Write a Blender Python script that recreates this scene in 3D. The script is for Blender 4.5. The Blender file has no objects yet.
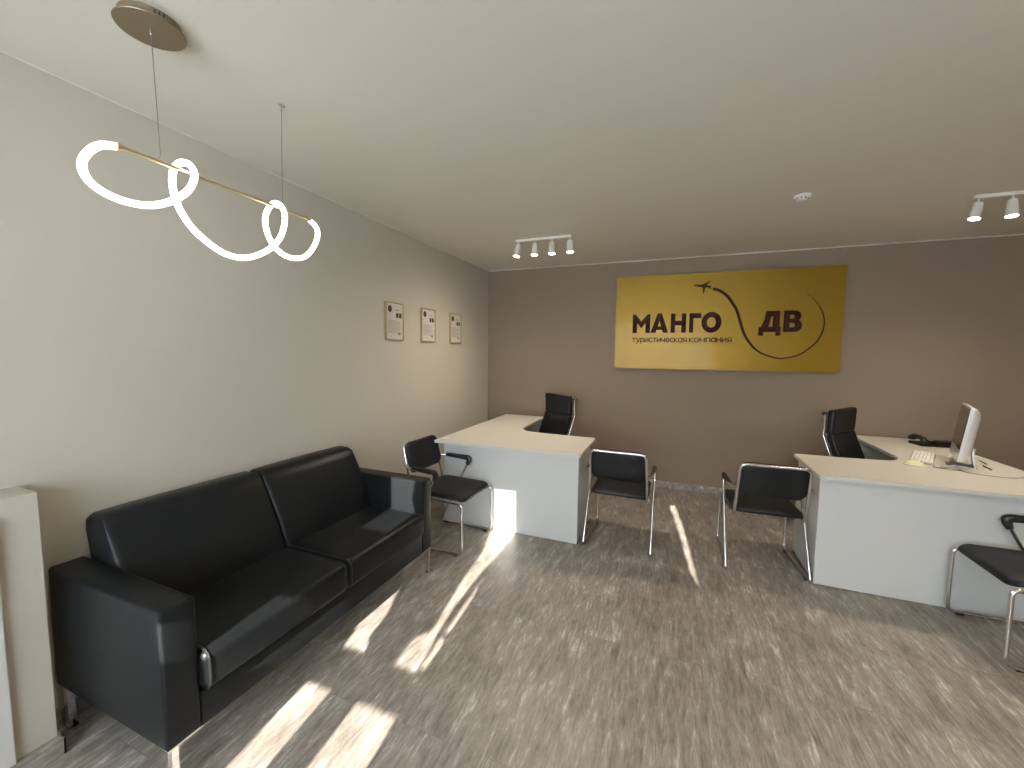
import bpy, bmesh, math, random
from mathutils import Vector, Matrix
from mathutils.geometry import tessellate_polygon
random.seed(3)
C = bpy.context.scene.collection
SC = bpy.context.scene
PI = math.pi

# ------------------------------------------------------------------ helpers
def finish(bm, name, mat, parent=None, loc=None, smooth=True, ang=35):
    bmesh.ops.remove_doubles(bm, verts=bm.verts, dist=1e-6)
    bmesh.ops.recalc_face_normals(bm, faces=bm.faces)
    me = bpy.data.meshes.new(name)
    bm.to_mesh(me); bm.free()
    if smooth:
        for p in me.polygons: p.use_smooth = True
        me.set_sharp_from_angle(angle=math.radians(ang))
    o = bpy.data.objects.new(name, me)
    for m in (mat if isinstance(mat, (list, tuple)) else [mat]): me.materials.append(m)
    C.objects.link(o)
    if parent is not None: o.parent = parent
    if loc is not None: o.location = loc
    return o

def merge(bm, tmp, M=None):
    if M is not None: bmesh.ops.transform(tmp, matrix=M, verts=tmp.verts)
    me = bpy.data.meshes.new('tmp'); tmp.to_mesh(me); tmp.free()
    bm.from_mesh(me); bpy.data.meshes.remove(me)

def box(bm, x0, x1, y0, y1, z0, z1, bev=0.0, seg=2, M=None):
    t = bmesh.new()
    bmesh.ops.create_cube(t, size=1)
    for v in t.verts:
        v.co = Vector(((x0+x1)/2+v.co.x*(x1-x0), (y0+y1)/2+v.co.y*(y1-y0), (z0+z1)/2+v.co.z*(z1-z0)))
    if bev > 0:
        bmesh.ops.bevel(t, geom=list(t.edges), offset=bev, segments=seg, profile=0.5, affect='EDGES')
    merge(bm, t, M)

def rbox(bm, w, d, h, r, n=14, puff=0.0, M=None):
    """soft rounded cushion centred on the origin"""
    t = bmesh.new()
    bmesh.ops.create_cube(t, size=2)
    bmesh.ops.subdivide_edges(t, edges=list(t.edges), cuts=n, use_grid_fill=True)
    half = Vector((w/2, d/2, h/2))
    def remap(u, hf):
        k = r/hf; a = abs(u)
        e = 1-0.35
        if a > e: q = (1-k)+(a-e)/(1-e)*k
        else: q = a/e*(1-k)
        return math.copysign(q*hf, u)
    for v in t.verts:
        p = Vector([remap(v.co[i], half[i]) for i in range(3)])
        inner = Vector([max(-half[i]+r, min(half[i]-r, p[i])) for i in range(3)])
        dlt = p-inner
        if dlt.length > 1e-9:
            m = max(abs(dlt.x), abs(dlt.y), abs(dlt.z))
            p = inner + dlt.normalized()*min(r, m if m < r else r)
        if puff:
            f = max(0, 1-(p.x/half.x)**2)*max(0, 1-(p.y/half.y)**2)
            p.z += math.copysign(puff, p.z)*f*min(1, abs(p.z)/half.z)
            f2 = max(0, 1-(p.y/half.y)**2)*max(0, 1-(p.z/half.z)**2)
            p.x += math.copysign(puff*.6, p.x)*f2*min(1, abs(p.x)/half.x)
        v.co = p
    merge(bm, t, M)

def fillet(pts, rad, n=6):
    pts = [Vector(p) for p in pts]; out = [pts[0]]
    for i in range(1, len(pts)-1):
        a, b, c = pts[i-1], pts[i], pts[i+1]
        u = (a-b); v = (c-b)
        ang = u.angle(v)
        if ang > PI-0.02: out.append(b); continue
        r = rad[i] if isinstance(rad, dict) and i in rad else (rad if not isinstance(rad, dict) else rad.get('d', .03))
        L = min(r/math.tan(ang/2), u.length*.49, v.length*.49)
        p0 = b+u.normalized()*L; p1 = b+v.normalized()*L
        for k in range(n+1):
            s = k/n
            out.append(p0*(1-s)**2+b*2*s*(1-s)+p1*s*s)
    out.append(pts[-1])
    return out

def catmull(pts, n=8):
    P = [Vector(p) for p in pts]; P = [2*P[0]-P[1]]+P+[2*P[-1]-P[-2]]; out = []
    for i in range(1, len(P)-2):
        for k in range(n):
            t = k/n
            out.append(.5*((2*P[i])+(P[i+1]-P[i-1])*t+(2*P[i-1]-5*P[i]+4*P[i+1]-P[i+2])*t*t+(3*P[i]-P[i-1]-3*P[i+1]+P[i+2])*t**3))
    out.append(P[-2]); return out

def tube(bm, pts, r, seg=10, sx=1.0, closed=False, roundcap=False):
    pts = [Vector(p) for p in pts]
    q = [pts[0]]
    for p in pts[1:]:
        if (p-q[-1]).length > 1e-5: q.append(p)
    pts = q; n = len(pts)
    tan = []
    for i in range(n):
        if closed: d = pts[(i+1) % n]-pts[i-1]
        else: d = pts[min(i+1, n-1)]-pts[max(i-1, 0)]
        tan.append(d.normalized())
    up = Vector((0, 0, 1)) if abs(tan[0].z) < .9 else Vector((1, 0, 0))
    nrm = (up-tan[0]*up.dot(tan[0])).normalized()
    rings = []
    cnt = list(range(n))
    for i in cnt:
        nrm = (nrm-tan[i]*nrm.dot(tan[i])).normalized()
        bn = tan[i].cross(nrm)
        rr = r[i] if isinstance(r, (list, tuple)) else r
        rings.append([bm.verts.new(pts[i]+nrm*math.cos(2*PI*k/seg)*rr+bn*math.sin(2*PI*k/seg)*rr*sx) for k in range(seg)])
    for i in range(n-1 if not closed else n):
        A, B = rings[i], rings[(i+1) % n]
        for k in range(seg):
            bm.faces.new((A[k], A[(k+1) % seg], B[(k+1) % seg], B[k]))
    if not closed:
        bm.faces.new(rings[0][::-1]); bm.faces.new(rings[-1])

def lathe(bm, prof, seg=32, M=None):
    """prof: list of (r,z)"""
    t = bmesh.new(); rings = []
    for r, z in prof:
        if r < 1e-6: rings.append([t.verts.new((0, 0, z))])
        else: rings.append([t.verts.new((r*math.cos(2*PI*k/seg), r*math.sin(2*PI*k/seg), z)) for k in range(seg)])
    for A, B in zip(rings, rings[1:]):
        for k in range(seg):
            if len(A) == 1 and len(B) == 1: continue
            if len(A) == 1: t.faces.new((A[0], B[(k+1) % seg], B[k]))
            elif len(B) == 1: t.faces.new((A[k], A[(k+1) % seg], B[0]))
            else: t.faces.new((A[k], A[(k+1) % seg], B[(k+1) % seg], B[k]))
    merge(bm, t, M)

def prism(bm, poly, t0, t1, holes=(), M=None, bev=0):
    """extrude an outline (with holes) given in XY from z=t0 to z=t1"""
    t = bmesh.new()
    loops = [list(poly)]+[list(h) for h in holes]
    flat = [p for l in loops for p in l]
    tris = tessellate_polygon([[Vector((p[0], p[1], 0)) for p in l] for l in loops])
    lo = [t.verts.new((p[0], p[1], t0)) for p in flat]
    hi = [t.verts.new((p[0], p[1], t1)) for p in flat]
    for tr in tris:
        try:
            t.faces.new([lo[i] for i in tr]); t.faces.new([hi[i] for i in tr])
        except ValueError: pass
    k = 0
    for l in loops:
        m = len(l)
        for i in range(m):
            a, b = k+i, k+(i+1) % m
            t.faces.new((lo[a], lo[b], hi[b], hi[a]))
        k += m
    bmesh.ops.recalc_face_normals(t, faces=t.faces)
    bmesh.ops.dissolve_limit(t, angle_limit=.01, verts=t.verts, edges=t.edges)
    if bev: bmesh.ops.bevel(t, geom=[e for e in t.edges if len(e.link_faces) == 2 and e.calc_face_angle(0) > 1.2 and abs(e.verts[0].co.z-e.verts[1].co.z) < 1e-6], offset=bev, segments=2, affect='EDGES')
    merge(bm, t, M)

def rrect(w, h, r, n=6):
    out = []
    for cx, cy, a0 in ((w/2-r, h/2-r, 0), (-w/2+r, h/2-r, PI/2), (-w/2+r, -h/2+r, PI), (w/2-r, -h/2+r, 1.5*PI)):
        for k in range(n+1):
            a = a0+PI/2*k/n; out.append((cx+r*math.cos(a), cy+r*math.sin(a)))
    return out

def pad(bm, w, h, t, rc, bev, shape=None, M=None):
    """upholstered slab in XY, thickness t in Z, corner radius rc; shape(x,y)->dz"""
    tb = bmesh.new()
    out = rrect(w, h, rc, 7)
    lay = []
    for s in (0, .35, .65, .85): lay.append((s, 0, t/2))
    for k in range(6):
        a = PI/2*k/5
        lay.append((1, bev*(1-math.sin(a)), t/2-bev*(1-math.cos(a))))
    low = [(s, i, -z) for s, i, z in lay[::-1]]
    rings = []
    for s, ins, z in lay+low:
        if s == 0:
            rings.append([tb.verts.new((0, 0, z))]); continue
        rings.append([tb.verts.new((x*s*(1-2*ins/w), y*s*(1-2*ins/h), z)) for x, y in out])
    n = len(out)
    for A, B in zip(rings, rings[1:]):
        for k in range(n):
            if len(A) == 1: tb.faces.new((A[0], B[k], B[(k+1) % n]))
            elif len(B) == 1: tb.faces.new((A[k], B[0], A[(k+1) % n]))
            else: tb.faces.new((A[k], B[k], B[(k+1) % n], A[(k+1) % n]))
    if shape:
        for v in tb.verts: v.co.z += shape(v.co.x, v.co.y)
    merge(bm, tb, M)

def root(name, loc=(0, 0, 0), rz=0.0):
    o = bpy.data.objects.new(name, None); C.objects.link(o)
    o.location = loc; o.rotation_euler = (0, 0, rz); o.empty_display_size = .1
    return o
def tag(o, label, cat, group=None, kind=None):
    o['label'] = label; o['category'] = cat
    if group: o['group'] = group
    if kind: o['kind'] = kind
    return o
def copy_tree(o, parent=None):
    c = o.copy(); C.objects.link(c)
    if parent is not None: c.parent = parent
    for ch in list(o.children): copy_tree(ch, c)
    return c
def T(x, y, z): return Matrix.Translation((x, y, z))
def RX(a): return Matrix.Rotation(a, 4, 'X')
def RY(a): return Matrix.Rotation(a, 4, 'Y')
def RZ(a): return Matrix.Rotation(a, 4, 'Z')

# ------------------------------------------------------------------ materials
def srgb(r, g, b):
    f = lambda c: (c/255/12.92) if c/255 <= .04045 else ((c/255+.055)/1.055)**2.4
    return (f(r), f(g), f(b), 1)
def mat(name, col, rough=.5, metal=0, spec=.5, bump=None, coat=0, coat_r=.1, var=None, emis=None, es=0):
    m = bpy.data.materials.new(name); m.use_nodes = True
    nt = m.node_tree; b = nt.nodes['Principled BSDF']
    b.inputs['Base Color'].default_value = col
    b.inputs['Roughness'].default_value = rough
    b.inputs['Metallic'].default_value = metal
    b.inputs['Specular IOR Level'].default_value = spec
    b.inputs['Coat Weight'].default_value = coat
    b.inputs['Coat Roughness'].default_value = coat_r
    if emis: b.inputs['Emission Color'].default_value = emis; b.inputs['Emission Strength'].default_value = es
    tc = nt.nodes.new('ShaderNodeTexCoord')
    if bump:
        sc, st, dist = bump
        n = nt.nodes.new('ShaderNodeTexNoise'); n.inputs['Scale'].default_value = sc; n.inputs['Detail'].default_value = 4
        nt.links.new(tc.outputs['Object'], n.inputs['Vector'])
        bp = nt.nodes.new('ShaderNodeBump'); bp.inputs['Strength'].default_value = st; bp.inputs['Distance'].default_value = dist
        nt.links.new(n.outputs['Fac'], bp.inputs['Height']); nt.links.new(bp.outputs['Normal'], b.inputs['Normal'])
    if var:
        sc, amt = var
        n = nt.nodes.new('ShaderNodeTexNoise'); n.inputs['Scale'].default_value = sc; n.inputs['Detail'].default_value = 5
        nt.links.new(tc.outputs['Object'], n.inputs['Vector'])
        mx = nt.nodes.new('ShaderNodeMix'); mx.data_type = 'RGBA'
        mx.inputs[6].default_value = tuple(c*(1-amt) for c in col[:3])+(1,)
        mx.inputs[7].default_value = tuple(min(1, c*(1+amt)) for c in col[:3])+(1,)
        nt.links.new(n.outputs['Fac'], mx.inputs[0]); nt.links.new(mx.outputs[2], b.inputs['Base Color'])
    return m

M_wall = mat('wall_paint_beige', srgb(193, 187, 172), .85, bump=(220, .25, .002), var=(180, .035))
M_back = mat('wall_paint_taupe', srgb(126, 110, 91), .8, bump=(220, .25, .002), var=(180, .05))
M_ceil = mat('ceiling_white', srgb(222, 216, 202), .75, var=(150, .02))
M_trim = mat('trim_white', srgb(226, 221, 208), .5)
M_ledge = mat('ledge_paint', srgb(184, 177, 163), .8, bump=(200, .3, .002), var=(160, .05))
M_panel = mat('panel_white', srgb(204, 202, 194), .5)
M_leather = mat('black_leather', srgb(20, 22, 23), .36, spec=.15, bump=(260, .22, .0015), var=(30, .12))
M_pipe = mat('black_piping', srgb(20, 22, 23), .4, bump=(150, .2, .001))
M_vinyl = mat('black_vinyl', srgb(17, 18, 19), .5, spec=.3, bump=(300, .25, .001), var=(60, .15))
M_plastic = mat('black_plastic', srgb(24, 24, 25), .4, bump=(200, .1, .0005))
M_chrome = mat('chrome', srgb(225, 225, 226), .12, metal=1)
M_desk = mat('desk_white', srgb(206, 205, 199), .45, spec=.4, var=(8, .01))
M_desktop = mat('desktop_white', srgb(208, 204, 192), .4, spec=.4, var=(8, .01))
M_edge = mat('desk_edge_band', srgb(206, 203, 196), .5)
M_gold = mat('brushed_gold', srgb(214, 200, 165), .28, metal=1)
M_canopy = mat('canopy_bronze', srgb(128, 114, 90), .4, metal=.6)
M_dark = mat('dark_slot', srgb(20, 18, 15), .7)
M_wire = mat('steel_wire', srgb(150, 146, 140), .35, metal=.8)
M_tube = mat('led_tube', (1, 1, 1, 1), .4, emis=(1, .96, .88, 1), es=3.2)
M_lamp = mat('lamp_face', (1, 1, 1, 1), .4, emis=(1, .9, .74, 1), es=60)
M_lampbody = mat('lamp_white', srgb(230, 224, 212), .4)
M_sign = mat('gold_acrylic', srgb(120, 92, 15), .42, metal=.5, spec=.3, var=(3, .06), coat=.1, coat_r=.05)
M_signedge = mat('sign_edge', srgb(120, 95, 40), .4)
M_letter = mat('letter_brown', srgb(52, 27, 18), .7, spec=.15)
M_paper = mat('paper', srgb(222, 218, 210), .7, coat=.3, coat_r=.1)
M_ink = mat('ink', srgb(150, 146, 140), .7)
M_seal = mat('seal_ink', srgb(62, 55, 48), .7)
M_frame = mat('frame_gold', srgb(176, 156, 98), .35, metal=.5)
M_glossw = mat('glossy_white_plastic', srgb(228, 226, 220), .22, coat=.4)
M_key = mat('keycap_white', srgb(236, 234, 228), .45)
M_keygap = mat('keyboard_tray', srgb(176, 172, 166), .45)
M_mouse = mat('cream_plastic', srgb(222, 214, 172), .3, coat=.3)
M_screen = mat('dark_screen', srgb(14, 13, 12), .12, coat=.5)
M_alu = mat('aluminium', srgb(176, 176, 176), .3, metal=.9)
M_cable = mat('grey_cable', srgb(150, 147, 140), .5)
M_white = mat('white_plastic', srgb(232, 230, 224), .4)
M_rubber = mat('black_rubber', srgb(18, 18, 18), .8)
M_inner = mat('cabinet_grey', srgb(150, 146, 138), .6)

def floor_material(name):
    m = bpy.data.materials.new(name); m.use_nodes = True
    nt = m.node_tree; L = nt.links; N = nt.nodes; b = N['Principled BSDF']
    g = N.new('ShaderNodeNewGeometry')
    sep = N.new('ShaderNodeSeparateXYZ'); L.new(g.outputs['Position'], sep.inputs[0])
    com = N.new('ShaderNodeCombineXYZ'); L.new(sep.outputs['Y'], com.inputs['X']); L.new(sep.outputs['X'], com.inputs['Y'])
    def brick(c1, c2, mortar):
        br = N.new('ShaderNodeTexBrick'); br.offset = .37; br.offset_frequency = 2
        br.inputs['Scale'].default_value = 1; br.inputs['Brick Width'].default_value = 1.26
        br.inputs['Row Height'].default_value = .192; br.inputs['Mortar Size'].default_value = .0011
        br.inputs['Mortar Smooth'].default_value = .3
        br.inputs['Color1'].default_value = c1; br.inputs['Color2'].default_value = c2; br.inputs['Mortar'].default_value = mortar
        L.new(com.outputs[0], br.inputs['Vector']); return br
    br = brick((0, 0, 0, 1), (1, 1, 1, 1), (.5, .5, .5, 1))
    # per-plank offset of the grain
    off = N.new('ShaderNodeVectorMath'); off.operation = 'MULTIPLY_ADD'
    L.new(br.outputs['Color'], off.inputs[0]); off.inputs[1].default_value = (7, 3, 0)
    L.new(g.outputs['Position'], off.inputs[2])
    def grain(sx, sy, scale, detail, rough=.6, dist=0):
        mp = N.new('ShaderNodeMapping'); mp.inputs['Scale'].default_value = (sx, sy, 1)
        L.new(off.outputs[0], mp.inputs[0])
        n = N.new('ShaderNodeTexNoise'); n.inputs['Scale'].default_value = scale; n.inputs['Detail'].default_value = detail
        n.inputs['Roughness'].default_value = rough; n.inputs['Distortion'].default_value = dist
        L.new(mp.outputs[0], n.inputs['Vector']); return n
    n1 = grain(1, .17, 26, 8, .7, .6)
    n2 = grain(1, .16, 70, 7, .8, .5)
    n3 = grain(1, .45, 9, 6, .65, .5)
    def math_(op, a, bb, c=None):
        x = N.new('ShaderNodeMath'); x.operation = op
        for i, v in enumerate((a, bb, c)):
            if v is None: continue
            if isinstance(v, (int, float)): x.inputs[i].default_value = v
            else: L.new(v, x.inputs[i])
        return x.outputs[0]
    s = math_('MULTIPLY', n1.outputs['Fac'], .38)
    s = math_('MULTIPLY_ADD', n2.outputs['Fac'], .42, s)
    s = math_('MULTIPLY_ADD', n3.outputs['Fac'], .25, s)
    s = math_('MULTIPLY_ADD', br.outputs['Color'], .03, s)
    rp = N.new('ShaderNodeValToRGB'); L.new(s, rp.inputs[0])
    e = rp.color_ramp.elements
    e[0].position = .42; e[0].color = srgb(94, 86, 78)
    e[1].position = .64; e[1].color = srgb(192, 185, 175)
    k = e.new(.50); k.color = srgb(124, 116, 107)
    k = e.new(.58); k.color = srgb(148, 140, 130)
    mx = N.new('ShaderNodeMix'); mx.data_type = 'RGBA'
    L.new(br.outputs['Fac'], mx.inputs[0]); L.new(rp.outputs[0], mx.inputs[6]); mx.inputs[7].default_value = srgb(108, 100, 92)
    L.new(mx.outputs[2], b.inputs['Base Color'])
    rr = math_('MULTIPLY_ADD', n1.outputs['Fac'], .25, .30)
    L.new(rr, b.inputs['Roughness'])
    b.inputs['Specular IOR Level'].default_value = .45
    bp = N.new('ShaderNodeBump'); bp.inputs['Strength'].default_value = .15; bp.inputs['Distance'].default_value = .002
    L.new(n2.outputs['Fac'], bp.inputs['Height']); L.new(bp.outputs[0], b.inputs['Normal'])
    return m
M_floor = floor_material('grey_laminate_planks')

# ------------------------------------------------------------------ dimensions
XL, XR, YF, YB, H = -2.22, 3.12, -2.0, 4.78, 2.53

def structure(bm, name, m, label, cat, smooth=False):
    return tag(finish(bm, name, m, smooth=smooth), label, cat, kind='structure')

bm = bmesh.new(); box(bm, XL-.15, XR+.15, YF-.2, YB+.15, -.1, 0)
structure(bm, 'floor', M_floor, 'grey brown wood-look laminate plank floor of the office', 'floor')
bm = bmesh.new(); box(bm, XL-.15, XR+.15, YF-.2, YB+.15, H, H+.1)
structure(bm, 'ceiling', M_ceil, 'smooth off-white flat ceiling over the office', 'ceiling')
bm = bmesh.new(); box(bm, XL-.12, XL, YF, YB, 0, H)
structure(bm, 'wall_left', M_wall, 'light beige wall behind the sofa and framed certificates', 'wall')
bm = bmesh.new(); box(bm, XL-.12, XR+.12, YB, YB+.12, 0, H)
structure(bm, 'wall_back', M_back, 'taupe back wall carrying the gold company sign', 'wall')
bm = bmesh.new(); box(bm, XR, XR+.12, YF, YB, 0, H)
structure(bm, 'wall_right', M_back, 'taupe side wall beyond the right desk', 'wall')
WX0, WX1, WZ0, WZ1 = -1.8, .98, .5, 2.42
bm = bmesh.new()
box(bm, XL-.12, WX0, YF-.15, YF, 0, H); box(bm, WX1, XR+.12, YF-.15, YF, 0, H)
box(bm, WX0, WX1, YF-.15, YF, 0, WZ0); box(bm, WX0, WX1, YF-.15, YF, WZ1, H)
structure(bm, 'wall_front', M_wall, 'beige street-side wall around the shop window', 'wall')

# boxed-in ledge at the left edge and the white panel on it
LX, LY = -2.06, .682
bm = bmesh.new(); box(bm, XL, LX, YF, LY, 0, .992, .002, 1)
structure(bm, 'trim_1', M_ledge, 'waist-high plastered ledge against the left wall beside the sofa', 'ledge')
bm = bmesh.new(); box(bm, LX, LX+.022, -.6, .575, .072, .93, .004, 2)
structure(bm, 'trim_2', M_panel, 'smooth white panel on the face of the plastered ledge', 'panel')
# baseboards, same decor as the floor
bm = bmesh.new(); box(bm, XL+.012, XR-.012, YB-.012, YB, 0, .07, .003, 1)
structure(bm, 'baseboard_back', M_floor, 'wood-look baseboard along the taupe back wall', 'baseboard')
bm = bmesh.new(); box(bm, XL, XL+.012, LY+.014, YB-.001, 0, .07, .003, 1)
structure(bm, 'baseboard_left', M_floor, 'wood-look baseboard along the light left wall', 'baseboard')
bm = bmesh.new(); box(bm, LX, LX+.03, YF+.01, LY+.012, 0, .07, .003, 1); box(bm, XL+.013, LX+.03, LY, LY+.012, 0, .07, .003, 1)
structure(bm, 'baseboard_ledge', M_floor, 'wood-look baseboard wrapping the foot of the plastered ledge', 'baseboard')
bm = bmesh.new(); box(bm, XR-.012, XR, YF+.01, YB-.013, 0, .07, .003, 1)
structure(bm, 'baseboard_right', M_floor, 'wood-look baseboard along the right wall', 'baseboard')
# ceiling edge beads
bm = bmesh.new(); box(bm, XL+.012, XR, YB-.011, YB, H-.009, H, .002, 1)
structure(bm, 'trim_3', M_trim, 'thin white bead where the back wall meets the ceiling', 'trim')
bm = bmesh.new(); box(bm, XL, XL+.007, YF, YB, H-.006, H, .002, 1)
structure(bm, 'trim_4', M_trim, 'thin white bead where the left wall meets the ceiling', 'trim')

# street window behind the camera; added film with cut-outs shaped for the sun patches
bm = bmesh.new()
for a, b_, c, d in ((WX0, WX0+.05, WZ0, WZ1), (WX1-.05, WX1, WZ0, WZ1), (WX0, WX1, WZ0, WZ0+.05), (WX0, WX1, WZ1-.05, WZ1), (-.90, -.83, WZ0, WZ1), (.1, .17, WZ0, WZ1)):
    box(bm, a, b_, YF-.1, YF-.06, c, d)
win = structure(bm, 'window_1', M_white, 'white framed shop window on the street side', 'window')
mg = bpy.data.materials.new('window_glass'); mg.use_nodes = True
nt = mg.node_tree; nt.nodes.clear()
o_ = nt.nodes.new('ShaderNodeOutputMaterial'); tr = nt.nodes.new('ShaderNodeBsdfTransparent'); gl = nt.nodes.new('ShaderNodeBsdfGlossy'); gl.inputs['Roughness'].default_value = .02
mx = nt.nodes.new('ShaderNodeMixShader'); mx.inputs[0].default_value = .06
nt.links.new(tr.outputs[0], mx.inputs[1]); nt.links.new(gl.outputs[0], mx.inputs[2]); nt.links.new(mx.outputs[0], o_.inputs[0])
bm = bmesh.new(); box(bm, WX0+.03, WX1-.03, YF-.083, YF-.077, WZ0+.03, WZ1-.03); finish(bm, 'pane', mg, win, smooth=False)
mf = bpy.data.materials.new('sun_mask_film'); mf.use_nodes = True
nt = mf.node_tree; nt.nodes.clear()
o_ = nt.nodes.new('ShaderNodeOutputMaterial'); tl = nt.nodes.new('ShaderNodeBsdfTranslucent'); df = nt.nodes.new('ShaderNodeBsdfDiffuse')
FILM_T = .90
tl.inputs['Color'].default_value = (.92, .96, 1, 1); df.inputs['Color'].default_value = (.8, .8, .78, 1)
mx = nt.nodes.new('ShaderNodeMixShader'); mx.inputs[0].default_value = 1-FILM_T
nt.links.new(tl.outputs[0], mx.inputs[1]); nt.links.new(df.outputs[0], mx.inputs[2]); nt.links.new(mx.outputs[0], o_.inputs[0])
outer = [(WX0-.05, WZ0-.05), (WX1+.05, WZ0-.05), (WX1+.05, WZ1+.05), (WX0-.05, WZ1+.05)]
gaps = [
 [(-1.20, .32), (-1.07, .32), (-1.057, .832), (-1.195, .832)],
 [(-.925, .32), (-.71, .32), (-.705, .832), (-.908, .832)],
 [(-1.178, .92), (-1.042, .925), (-1.094, .955), (-1.100, 1.03), (-1.125, 1.06), (-1.155, 1.10), (-1.17, 1.25), (-1.29, 1.25), (-1.285, 1.13), (-1.235, 1.08), (-1.235, .985), (-1.19, .96)],
 [(-1.314, 1.50), (-1.13, 1.50), (-1.12, 1.60), (-1.15, 1.70), (-1.12, 1.838), (-1.314, 1.845)],
 [(-.868, .921), (-.741, .918), (-.739, .972), (-.757, 1.027), (-.748, 1.129), (-.727, 1.223), (-.69, 1.32), (-.64, 1.46), (-.64, 1.85), (-.84, 1.84), (-.84, 1.46), (-.80, 1.36), (-.808, 1.225), (-.801, 1.121), (-.788, 1.02), (-.852, .994)],
 [(-.732, .93), (-.708, .927), (-.693, 1.0), (-.722, 1.015)],
 [(-.716, 1.035), (-.694, 1.025), (-.676, 1.163), (-.688, 1.2)],
 [(.681, 1.47), (.707, 1.39), (.713, 1.47), (.738, 1.62), (.755, 1.80), (.763, 2.0), (.705, 1.98), (.710, 1.80), (.698, 1.62)],
]
gaps = [[(x+.13, max(WZ0+.06, z+.375)) for x, z in g_] for g_ in gaps]
bm = bmesh.new()
prism(bm, outer, 0, .003, gaps, M=T(0, YF+.05, 0) @ RX(PI/2))
film = finish(bm, 'sun_patch_mask', mf, win, smooth=False)

# ------------------------------------------------------------------ sofa
SO = Vector((-1.84, 1.508, 0))
sofa = tag(root('sofa', SO, math.radians(-.6)), 'black leather two-seat sofa on chrome legs against the left wall', 'sofa')
def S(bm, x0, x1, y0, y1, z0, z1, bev, seg=3): box(bm, x0-SO.x, x1-SO.x, y0-SO.y, y1-SO.y, z0, z1, bev, seg)
BX, FX, Y0, Y1, ZB, ZA = -2.2, -1.482, .735, 2.285, .172, .655
AW = .108
for a, b_ in ((Y0, Y0+AW), (Y1-AW, Y1)):
    bm = bmesh.new(); S(bm, BX, FX, a, b_, ZB, ZA, .012, 4)
    arm = finish(bm, 'armrest', M_leather, sofa)
    # stitched seam round the front panel
    bm = bmesh.new()
    pts = [Vector((FX-.012-SO.x, y-SO.y, z)) for y, z in ((a+.003, ZB+.01), (a+.003, ZA-.003), (b_-.003, ZA-.003), (b_-.003, ZB+.01))]
    tube(bm, fillet(pts, .012), .0028, 6); finish(bm, 'seam', M_pipe, arm)
bm = bmesh.new(); S(bm, BX+.02, FX, Y0+AW+.001, Y1-AW-.001, ZB, .30, .006, 2)
finish(bm, 'base_frame', M_leather, sofa)
bm = bmesh.new(); S(bm, BX, BX+.07, Y0+AW+.001, Y1-AW-.001, .30, .60, .01, 2)
finish(bm, 'back_frame', M_leather, sofa)
YM = (Y0+Y1)/2
for a, b_ in ((Y0+AW+.002, YM-.002), (YM+.002, Y1-AW-.002)):
    cx = (-1.99+FX+.028)/2
    w = FX+.028+1.99; d = b_-a
    bm = bmesh.new(); rbox(bm, w, d, .148, 0.034, 16, .003, M=T(cx-SO.x, (a+b_)/2-SO.y, .375))
    cu = finish(bm, 'seat_cushion', M_leather, sofa, ang=60)
    for yy in (a+.016, b_-.016):
        bm = bmesh.new()
        ol = rrect(w-.002, .146, .036, 6)
        tube(bm, [(x+cx-SO.x, yy-SO.y, z+.375) for x, z in ol], .0042, 6, closed=True)
        finish(bm, 'piping', M_pipe, cu)
    # back cushion: tapered, leaning profile
    bm = bmesh.new()
    prof = [(-2.13, .30), (-1.868, .30), (-1.872, .43), (-1.935, .60), (-2.03, .775), (-2.052, .815), (-2.085, .832), (-2.16, .832), (-2.19, .815), (-2.196, .78), (-2.165, .60)]
    t = bmesh.new(); rings = []
    us = [0, .004, .01, .018, .028, .04]+[.04+.92*q/10 for q in range(1, 10)]+[.96, .972, .982, .99, .996, 1]; d = b_-a
    for u in us:
        y = a+d*u
        e = min(1, min(u, 1-u)*d/.025)
        ins = .022*(1-math.sqrt(max(0, 1-(1-e)**2)))
        pf = 4*u*(1-u)*.006
        ccx, ccz = -2.03, .56
        ring = []
        for x, z in prof:
            vx, vz = x-ccx, z-ccz; l = math.hypot(vx, vz)
            px = x-vx/l*ins; pz = z-vz/l*ins
            if x > -2.05 and z < .8: px += pf
            if z > .8: pz += pf*.5
            ring.append(t.verts.new((px-SO.x, y-SO.y, pz)))
        rings.append(ring)
    # extra rings near the ends for the roundover
    for A, B in zip(rings, rings[1:]):
        n = len(A)
        for i in range(n): t.faces.new((A[i], A[(i+1) % n], B[(i+1) % n], B[i]))
    t.faces.new(rings[0]); t.faces.new(rings[-1][::-1])
    merge(bm, t)
    bc = finish(bm, 'back_cushion', M_leather, sofa, ang=50)
    md = bc.modifiers.new('round', 'BEVEL'); md.width = .014; md.segments = 3; md.limit_method = 'ANGLE'; md.angle_limit = math.radians(40)
# chrome legs: square post with a flat flange under the frame
for x, sx in ((FX-.004, -1), (BX+.03, 1)):
    for y, sy in ((Y0+.004, 1), (Y1-.004, -1)):
        bm = bmesh.new()
        xa, xb = sorted((x, x+sx*.032)); ya, yb = sorted((y, y+sy*.012))
        S(bm, xa, xb, ya, yb, 0.004, ZB-.004, .001, 1)
        ya, yb = sorted((y, y+sy*.032)); xa, xb = sorted((x, x+sx*.008))
        S(bm, xa, xb, ya, yb, 0.004, ZB-.004, .001, 1)
        ya, yb = sorted((y, y+sy*.16)); xa, xb = sorted((x, x+sx*.03))
        S(bm, xa, xb, ya, yb, ZB-.006, ZB+.001, .001, 1)
        lg = finish(bm, 'leg', M_chrome, sofa)
        bm = bmesh.new()
        xa, xb = sorted((x, x+sx*.03)); ya, yb = sorted((y, y+sy*.03)); S(bm, xa, xb, ya, yb, 0, .005, .001, 1)
        finish(bm, 'glide', M_rubber, lg)

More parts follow.
